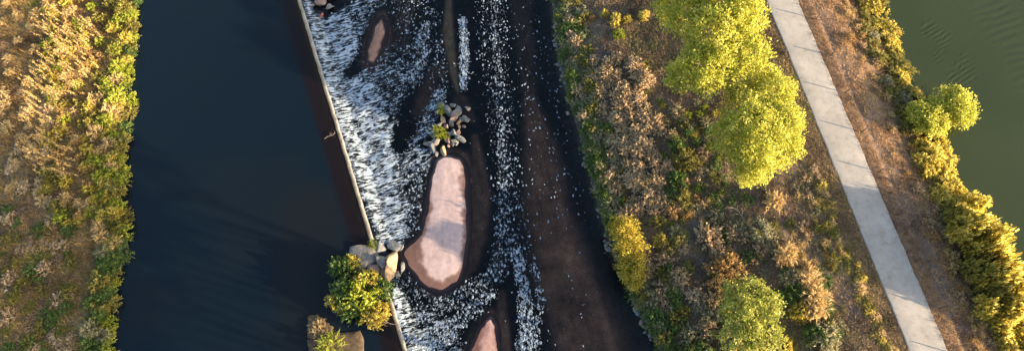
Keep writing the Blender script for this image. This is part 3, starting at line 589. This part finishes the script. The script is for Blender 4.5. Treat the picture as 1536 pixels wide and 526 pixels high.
# islet plants
for a, b, r_, k, hz, lb in ((513, 402, 21, 'green', 1.3, 'green bush at the upper left of the weir islet'), (526, 395, 13, 'gold', 1.5, 'yellow tipped bush beside the grey islet boulder'), (518, 440, 26, 'green', 1.2, 'dark green bush on the pool side of the weir islet'), (545, 440, 28, 'lime', 1.2, 'wide lime bush in the middle of the weir islet'),
        (533, 428, 18, 'gold', 1.7, 'golden bush in the middle of the weir islet'), (555, 415, 15, 'gold', 1.6, 'golden bush against the big tan boulder'), (572, 432, 18, 'green', 1.2, 'green bush right of the islet centre above the weir'), (505, 448, 15, 'gold', 1.6, 'yellow bush at the left edge of the weir islet'),
        (535, 465, 22, 'green', 1.1, 'green bush at the lower side of the weir islet'), (558, 478, 17, 'gold', 1.2, 'sprawling yellow bush at the lower tip of the weir islet'), (572, 465, 14, 'gold', 1.1, 'thin yellow bush beside the lower weir crest'), (560, 366, 8, 'greengrass', 1.2, 'small yellow green grass tuft on the weir islet boulder')):
    shrub(a, b, r_, k, lb, 'bush' if r_ > 12 else 'grass_tuft', 'bush' if r_ > 12 else 'grass', hz=hz, water=.75)
shrub(495, 516, 18, 'greengrass', 'green grass clump on the stone shelf at the bottom edge', 'grass_tuft', 'grass', water=.6); shrub(478, 490, 14, 'straw', 'dry grass on the stone shelf in the pool', 'grass_tuft', 'grass', water=.6, hz=.5)
shrub(662, 164, 9, 'greengrass', 'yellow green grass tuft at the upper end of the river islet', 'grass_tuft', 'grass', water=.25); shrub(659, 196, 11, 'greengrass', 'bright green grass tuft in the middle of the river islet', 'grass_tuft', 'grass', water=.25); shrub(670, 206, 5, 'greengrass', 'small green grass tuft at the right of the river islet', 'grass_tuft', 'grass', water=.25)

g3 = np.random.default_rng(21)
# left bank: leafy belt at the water
def spots(n, fu, width, v0, v1):
    for i in range(n):
        v_ = v0 + (v1 - v0) * (i + g3.uniform(.1, .9)) / n; yield i, fu(v_) + g3.uniform(*width), v_
def belt(n, fu, width, kinds, rr, label, group, hz=1., v0=-10, v1=536, name='shrub', cat='shrub'):
    """a row of shrubs one can count"""
    for i, uu, v_ in spots(n, fu, width, v0, v1):
        k = kinds[g3.integers(len(kinds))]
        shrub(uu, v_, g3.uniform(*rr), k, ADJ[k] + ' shrub, ' + nth(i) + ' from the top ' + label, name, cat, group, hz=(hz(v_) if callable(hz) else hz) * g3.uniform(.85, 1.2))
def mass(n, fu, width, kinds, rr, label, name, hz=1., v0=-10, v1=536):
    """low growth nobody could count: one object, many small bushes"""
    Vs = []; Fs = []; Ms = []; off = 0; mats = [M[KM[k]] for k in dict.fromkeys(kinds)]; ks = list(dict.fromkeys(kinds))
    for i, uu, v_ in spots(n, fu, width, v0, v1):
        k = kinds[g3.integers(len(kinds))]; V, Fc = LIGHT[k][g3.integers(3)]; p = gz(uu, v_, 1.5); r_ = g3.uniform(*rr) * 1.2 / 16.3; a = g3.uniform(0, 6.283)
        q = p + (np.array([0, CY, CH]) - p) * (r_ * .45 * hz / (CH - p[2])); q[2] = float(height(q[:1], q[1:2])[0]) - .03
        W = np.stack([V[:, 0] * math.cos(a) - V[:, 1] * math.sin(a), V[:, 0] * math.sin(a) + V[:, 1] * math.cos(a), V[:, 2] * hz * g3.uniform(.8, 1.2)], 1) * r_ + q
        Vs.append(W); Fs.append(Fc + off); off += len(W); Ms.append(np.full(len(Fc), ks.index(k)))
    obj(name, mesh(name, np.concatenate(Vs), np.concatenate(Fs), mats, mi=np.concatenate(Ms)), label=label, cat='weeds', kind='stuff')
lbu = lambda v_: float(px(LB(np.array([at(768, v_, ZP)[1]])), at(768, v_, ZP)[1], ZP)[0][0])
rbu = lambda v_: float(px(RB(np.array([at(768, v_, 0)[1]])), at(768, v_, 0)[1], 0)[0][0])
belt(32, lbu, (-13, -1), ['lime', 'green', 'lime', 'olive'], (9, 15), 'of the row overhanging the left pool edge', 'shrubs at the left water edge', 1.)
belt(38, lbu, (-42, -14), ['gold', 'lime', 'olive', 'gold', 'straw'], (10, 16), 'of the row behind the left waterside shrubs', 'shrubs of the second row on the left bank', 1.1, v1=370)
belt(18, lbu, (-48, -14), ['green', 'olive', 'green', 'sage'], (11, 17), 'of the shaded row on the lower left bank', 'shrubs of the shaded left belt', 1., v0=360)
mass(120, lambda v_: 115, (-50, 40), ['straw', 'olive', 'gold', 'gold', 'lime', 'orange'], (7, 12), 'tangled straw and olive weeds inland of the left shrub belt', 'weeds', 1.2, v0=-5, v1=340)
mass(70, lambda v_: 45, (-50, 45), ['tan', 'straw', 'dead'], (7, 12), 'brown and straw weeds on the far left', 'weeds', .8, v0=130, v1=330)
mass(120, lambda v_: 50, (-60, 60), ['dead', 'olive', 'tan', 'olive', 'dead', 'green'], (6, 12), 'dry grey brown weeds in the shade at the lower left', 'weeds', .7, v0=310)
for i, (a, b) in enumerate(sorted(((24, 22), (52, 18), (4, 30), (26, 60), (76, 92), (44, 40), (52, 72), (38, 122), (74, 12), (98, 18), (10, 86), (50, 104), (14, 108), (82, 55), (60, 118), (8, 5), (90, 75)))):
    shrub(a, b, g3.uniform(6.5, 10.5), 'straw', f'straw coloured tuft on the bare upper left ground, {nth(i)} from the left', 'grass_tuft', 'grass', 'straw tufts at the upper left', hz=1.)
# right bank
mass(130, rbu, (3, 20), ['darkreed', 'sage', 'green', 'greengrass', 'darkreed'], (6, 11), 'green and grey bank plants along the foot of the right bank', 'bank_plants', 1.)
mass(110, rbu, (16, 48), ['sage', 'olive', 'sage', 'tan', 'green'], (8, 13), 'grey green undergrowth on the slope of the right bank', 'undergrowth', .9, v1=330)
cl = [(a, b) for b in range(92, 322, 17) for a in range(-40, 48, 19)]
for ci, (a, b) in enumerate(cl):
    cx = 930 + (b - 92) * .22 + a + g3.uniform(-7, 7); cv = b + g3.uniform(-6, 6)
    if abs(a) > 30 and g3.random() < .3: continue
    shrub(cx, cv, g3.uniform(9, 14), 'tan', f'tan shrub in the big thicket, {nth((b - 92) // 17)} row from the top, {nth((a + 40) // 19)} from left', group='tan shrubs of the big right bank thicket', hz=.95)
for a, b, r_, k, lb in ((1065, 355, 20, 'tan', 'pinkish tan round shrub in the middle of the right bank'), (1090, 405, 26, 'orange', 'orange brown round shrub above the willow bush'), (1082, 385, 16, 'tan', 'tan shrub touching the orange brown one'), (1163, 302, 16, 'straw', 'pale yellow spiky shrub below the golden cottonwood'), (1145, 345, 17, 'sage', 'cream shrub in the brush below the golden cottonwood'), (1135, 352, 9, 'lime', 'small lime shrub beside the cream one'),
        (1181, 380, 19, 'straw', 'pale yellow shrub beside the bare patch'), (1213, 418, 17, 'straw', 'upper pale shrub in the row right of the willow bush'), (1222, 440, 19, 'straw', 'middle pale shrub in the row right of the willow bush'), (1226, 462, 18, 'straw', 'lower pale shrub in the row right of the willow bush'), (1245, 505, 23, 'sage', 'grey green shrub near the bottom edge left of the trail'), (1197, 468, 15, 'gold', 'yellow shrub between the willow bush and the pale row'),
        (1180, 522, 15, 'gold', 'yellow shrub at the bottom edge right of the willow bush'), (1100, 524, 13, 'lime', 'lime shrub at the bottom edge under the willow bush'), (1185, 415, 14, 'sage', 'grey shrub left of the pale row'), (1195, 435, 16, 'green', 'dark green shrub behind the willow bush'), (1225, 500, 18, 'green', 'dark green shrub at the bottom left of the trail'), (1178, 445, 14, 'green', 'green shrub touching the willow bush'),
        (978, 300, 9, 'gold', 'small yellow plant at the right of the tan thicket'), (970, 272, 8, 'gold', 'small bright yellow plant inside the tan thicket'), (1008, 290, 14, 'green', 'green plant beside the tan thicket'), (1030, 240, 22, 'olive', 'olive plant left of the golden cottonwood'), (1015, 215, 15, 'green', 'green plant above the olive one'), (1025, 300, 16, 'olive', 'olive plant right of the tan thicket'), (1020, 265, 16, 'green', 'leafy green plant between thicket and cottonwood'),
        (888, 27, 7, 'orange', 'small orange plant on the bare patch at the top'), (908, 20, 8, 'gold', 'yellow plant at the right of the bare patch'), (925, 28, 12, 'gold', 'wide yellow plant right of the bare patch'), (928, 50, 11, 'lime', 'lime plant below the yellow ones at the top'), (943, 28, 9, 'gold', 'yellow plant left of the largest cottonwood'), (965, 22, 10, 'gold', 'yellow plant under the left edge of the largest cottonwood'),
        (1000, 370, 14, 'olive', 'olive shrub right of the bright yellow riverside shrub'), (990, 360, 12, 'gold', 'dull yellow shrub right of the bright yellow riverside shrub'), (1010, 318, 12, 'orange', 'rust coloured plant below the tan thicket'), (1032, 322, 10, 'orange', 'rust coloured plant at the right below the tan thicket'), (1045, 300, 9, 'orange', 'small rust plant in the open middle bank')):
    shrub(a, b, r_, k, lb, 'shrub' if r_ > 10 else 'plant', 'shrub' if r_ > 10 else 'plant', hz=1.05)
belt(26, lambda v_: rbu(v_) + 45, (-30, 40), ['green', 'sage', 'green', 'tan', 'olive'], (11, 18), 'of the dark thicket beside the lower river', 'shrubs of the dark lower thicket', 1., v0=395)
belt(16, lambda v_: rbu(v_) + 95, (-30, 30), ['tan', 'tan', 'sage', 'olive'], (10, 16), 'between the dark thicket and the willow bush', 'shrubs left of the willow bush', 1., v0=330)
mass(50, lambda v_: 1110, (-65, 60), ['dead', 'dead', 'sage', 'green'], (8, 15), 'bare grey brush in the hollow below the golden cottonwood', 'brush', .6, v0=285, v1=440)
mass(40, lambda v_: 1215 + (v_ - 300) * .3, (-45, 25), ['tan', 'straw', 'sage', 'dead', 'orange'], (5, 9), 'tan and rust tufts on the open ground left of the trail', 'weeds', .7, v0=250, v1=400)
mass(44, lambda v_: 1272 + (v_ - 380) * .42, (-12, 8), ['gold', 'olive', 'olive', 'straw'], (5, 9), 'golden weeds in a line along the left trail verge', 'weeds', .8, v0=270, v1=530)
mass(60, lambda v_: 985 + v_ * .25, (-50, 70), ['dead', 'olive', 'sage', 'dead', 'gold'], (4, 9), 'mixed weeds under and beside the largest cottonwood', 'weeds', .7, v0=-5, v1=300)
mass(90, lambda v_: 1030 + (v_ - 200) * .12, (-45, 50), ['olive', 'green', 'tan', 'sage', 'lime', 'dead'], (5, 11), 'mixed green and straw weeds in the middle of the right bank', 'weeds', .9, v0=150, v1=340)
mass(70, lambda v_: 1150, (-90, 110), ['olive', 'straw', 'green', 'sage', 'tan'], (6, 12), 'mixed low scrub around the willow bush', 'weeds', .9, v0=330, v1=535)
# hedge along the pond
pq = lambda v_: float(px(PQ(np.array([at(768, v_, ZQ)[1]])), at(768, v_, ZQ)[1], ZQ)[0][0])
belt(16, pq, (-2, 14), ['gold', 'gold', 'olive'], (13, 18), 'on the pond side of the upper hedge', 'shrubs of the upper pond hedge', .85, v1=150)
belt(14, pq, (-26, -6), ['olive', 'sage', 'gold', 'olive'], (12, 17), 'on the trail side of the upper hedge', 'shrubs behind the upper pond hedge', .8, v1=200)
belt(26, pq, (-6, 16), ['gold'], (16, 22), 'on the pond side of the lower hedge', 'shrubs of the lower pond hedge', lambda v_: 1.2 + 2.4 * float(sm(v_, 290, 350)) * (1 - .75 * float(sm(v_, 465, 490))), v0=205)
belt(20, pq, (-28, -8), ['olive', 'gold', 'gold'], (13, 18), 'on the trail side of the lower hedge', 'shrubs behind the lower pond hedge', lambda v_: 1.1 + 2.1 * float(sm(v_, 290, 350)) * (1 - .75 * float(sm(v_, 465, 490))), v0=215)
mass(170, lambda v_: 1246 + v_ * .405, (8, 50), ['orange', 'straw', 'orange', 'straw', 'dead', 'tan'], (4, 9), 'rusty weeds between the trail posts and the pond hedge', 'weeds', 1.)
# ---------------------------------------------------------------- grass, litter and reeds (uncountable)
def blades(x, y, h, w, lean, cols, g, z=None):
    n = len(x); z = height(x, y) if z is None else z; az = g.uniform(0, 6.283, n); ln = lean * g.uniform(.4, 1.2, n)
    d = np.stack([np.cos(az) * np.sin(ln), np.sin(az) * np.sin(ln), np.cos(ln)], 1) * h[:, None]; s = np.stack([-np.sin(az), np.cos(az), 0 * az], 1) * w[:, None]
    B = np.stack([x, y, z - .02], 1); V = np.stack([B - s, B + s, B + d * .55 + s * .8, B + d], 1).reshape(-1, 3)
    return V, np.arange(4 * n).reshape(n, 4), np.repeat(cols, 4, 0)
def grass(name, n, sampler, h, w, lean, palette, label, seed, tuft=1):
    g = np.random.default_rng(seed); x, y = sampler(n // tuft, g)
    if tuft > 1: x = np.repeat(x, tuft) + g.normal(0, .10, len(x) * tuft); y = np.repeat(y, tuft) + g.normal(0, .10, len(y) * tuft)
    pal = np.array(palette); t = np.clip(noise(x, y, 2.2, 3, seed) * 1.8 - .4 + g.normal(0, .15, len(x)), 0, .999) * (len(pal) - 1); i = t.astype(int); c = mix(pal[i], pal[np.minimum(i + 1, len(pal) - 1)], t - i)
    V, Fc, C = blades(x, y, g.uniform(*h, len(x)), g.uniform(*w, len(x)), lean, c, g)
    obj(name, mesh(name, V, Fc, M['grass'], C), label=label, cat='grass', kind='stuff')
def between(fa, fb, y0=-19, y1=24, keep=None):
    def s(n, g):
        y = g.uniform(y0, y1, n * 2); a, b = fa(y), fb(y); x = a + (b - a) * g.random(n * 2)
        if keep is not None: k = keep(x, y) > g.random(n * 2); x, y = x[k], y[k]
        return x[:n], y[:n]
    return s
up_ = lambda x, y: .4 + .6 * sm(noise(x, y, 1.6, 3, 31), .42, .62)
straw = [(.17, .115, .06), (.33, .22, .10), (.48, .33, .14), (.58, .42, .17), (.28, .27, .06)]
grass('dry_grass', 130000, between(lambda y: -58 + 0 * y, lambda y: LB(y) - .2, keep=up_), (.15, .5), (.014, .036), 1.2, straw, 'dry tawny grass covering the left bank', 41, 6)
litter = [(.10, .08, .06), (.18, .138, .10), (.27, .20, .135), (.36, .27, .17), (.18, .19, .06)]
grass('dry_grass', 150000, between(lambda y: RB(y) + .8, lambda y: P0(y) - .15, keep=up_), (.10, .42), (.014, .034), 1.25, litter, 'dry grass and weeds covering the bank between river and trail', 42, 5)
grass('verge_grass', 14000, between(lambda y: P0(y) - 2.2, lambda y: P0(y) + .06), (.06, .2), (.01, .02), 1.2, [(.14, .11, .06), (.22, .17, .08), (.2, .2, .06)], 'short brown grass on the left verge of the trail', 43, 4)
grass('verge_grass', 9000, between(lambda y: P1(y) - .08, lambda y: P1(y) + 1.3), (.08, .40), (.01, .022), 1.0, [(.2, .13, .085), (.34, .22, .13), (.45, .3, .16)], 'short rusty grass on the right verge of the trail', 44, 4)
grass('dry_grass', 34000, between(lambda y: P1(y) + 1.6, lambda y: PQ(y) - .3, keep=up_), (.1, .4), (.012, .03), 1.2, [(.18, .12, .08), (.40, .25, .14), (.60, .40, .21), (.70, .50, .26)], 'rusty dry grass between the trail posts and the pond hedge', 45, 6)
# leaf litter on the right bank: fallen yellow leaves
g = np.random.default_rng(50); n = 5000; x, y = between(lambda y: RB(y) + 1.5, lambda y: P0(y) - .1)(n, g)
P = np.stack([x, y, height(x, y) + .03 + .12 * g.random(n)], 1); D = g.normal(size=(n, 3)); D[:, 2] *= .2; sz = g.uniform(.03, .075, n); V, Fc = leaves(P, D, sz, sz * .6, g)
obj('fallen_leaves', mesh('fallen_leaves', V, Fc, M['l_orange']), label='fallen rust and yellow leaves scattered on the right bank', cat='leaves', kind='stuff')
# reeds: tall stalks with feathery plumes
g = np.random.default_rng(60); Vs = []; Fs = []; Cs = []; off = 0
ru, rv = [], []
while len(ru) < 300:
    a, b = g.uniform(55, 170), g.uniform(15, 270)
    d = band(np.array([a]), np.array([b]), [(95, 50, 22), (130, 70, 32), (110, 105, 34), (140, 120, 26), (70, 130, 22), (60, 215, 24), (110, 250, 26)])[0]
    if g.random() < d: ru.append(a); rv.append(b)
p = gz(np.array(ru), np.array(rv)); n = len(p); hh = g.uniform(1.5, 2.5, n); tilt = g.normal(0, .12, (n, 2)); tilt[:, 0] -= .1
tip = p + np.stack([tilt[:, 0] * hh, tilt[:, 1] * hh, hh], 1); s = np.array([[.012, 0, 0]])
V = np.stack([p - s, p + s, tip + s * .5, tip - s * .5], 1).reshape(-1, 3); Fc = np.arange(4 * n).reshape(n, 4); C = np.repeat(np.array([[.34, .25, .13]]), 4 * n, 0)
k = 26; t = g.uniform(.62, 1.04, (n, k, 1)); P = p[:, None] * (1 - t) + tip[:, None] * t + g.normal(0, .045, (n, k, 3)); D = (tip - p)[:, None] + g.normal(0, 1., (n, k, 3)); sz = g.uniform(.05, .12, n * k)
V2, F2 = leaves(P.reshape(-1, 3), D.reshape(-1, 3), sz, sz * .3, g); C2 = np.repeat(mix((.44, .32, .14), (.68, .52, .25), g.random(n * k)), 4, 0)
obj('reeds', mesh('reeds', np.concatenate([V, V2]), np.concatenate([Fc, F2 + len(V)]), M['grass'], np.concatenate([C, C2])), label='tall tan feathery reeds standing on the upper left bank', cat='reeds', kind='stuff')

# ---------------------------------------------------------------- driftwood and dead branches
def branch(u, v, ln, az, label, z=None, seed=0, nb=5, r0=.035):
    g = np.random.default_rng(seed); p = gz(u, v) if z is None else at(u, v, z); root = obj('dead_branch', None, loc=p, label=label, cat='branch', rotz=az)
    pts = np.array([(0, 0, .03), (ln * .3, .05 * ln, .12), (ln * .65, -.04 * ln, .18), (ln, .06 * ln, .2)]); V, Fc = tube(pts, [r0, r0 * .8, r0 * .6, r0 * .3], 5); obj('stem', mesh('stem', V, Fc, M['twig'], None, True), root)
    for i in range(nb):
        t = g.uniform(.3, .95); b = np.array([np.interp(t * ln, pts[:, 0], pts[:, q]) for q in range(3)]); a = g.choice([-1, 1]) * g.uniform(.4, 1.); L = ln * g.uniform(.25, .5)
        V, Fc = tube([b, b + np.array([math.cos(a), math.sin(a), .15]) * L * .5, b + np.array([math.cos(a * 1.3), math.sin(a * 1.3), .25]) * L], [r0 * .5, r0 * .35, r0 * .15], 4); obj('twig', mesh('twig', V, Fc, M['twig'], None, True), root)
for i, (a, b, ln, az, lb, z) in enumerate(((487, 208, 1.2, .4, 'pale driftwood branch caught on the weir crest in the pool', ZP), (594, 486, 1.6, 2.9, 'thin bare branch across the lower weir crest', ZP + .1), (1042, 212, 3.2, -1.4, 'long grey dead branch left of the golden cottonwood', None), (1030, 270, 2.6, -2.2, 'grey dead branch in the green plants of the right bank', None), (958, 330, 2.2, -1.0, 'curved grey branch right of the bright yellow riverside shrub', None),
        (1020, 340, 2.4, .3, 'upper grey branch of the brush heap on the right bank', None), (1040, 355, 2.2, 1.2, 'middle grey branch of the brush heap on the right bank', None), (1030, 380, 2.4, -.5, 'lower grey branch of the brush heap on the right bank', None), (1110, 310, 2.6, .2, 'bare branch in the dark hollow below the golden cottonwood', None), (1125, 340, 2.4, 2.2, 'crooked bare branch in the dark hollow near the cream shrub', None), (985, 395, 1.8, -.7, 'pale stick lying right of the yellow riverside shrub', None))):
    branch(a, b, ln, az, lb, z, 70 + i, 7)
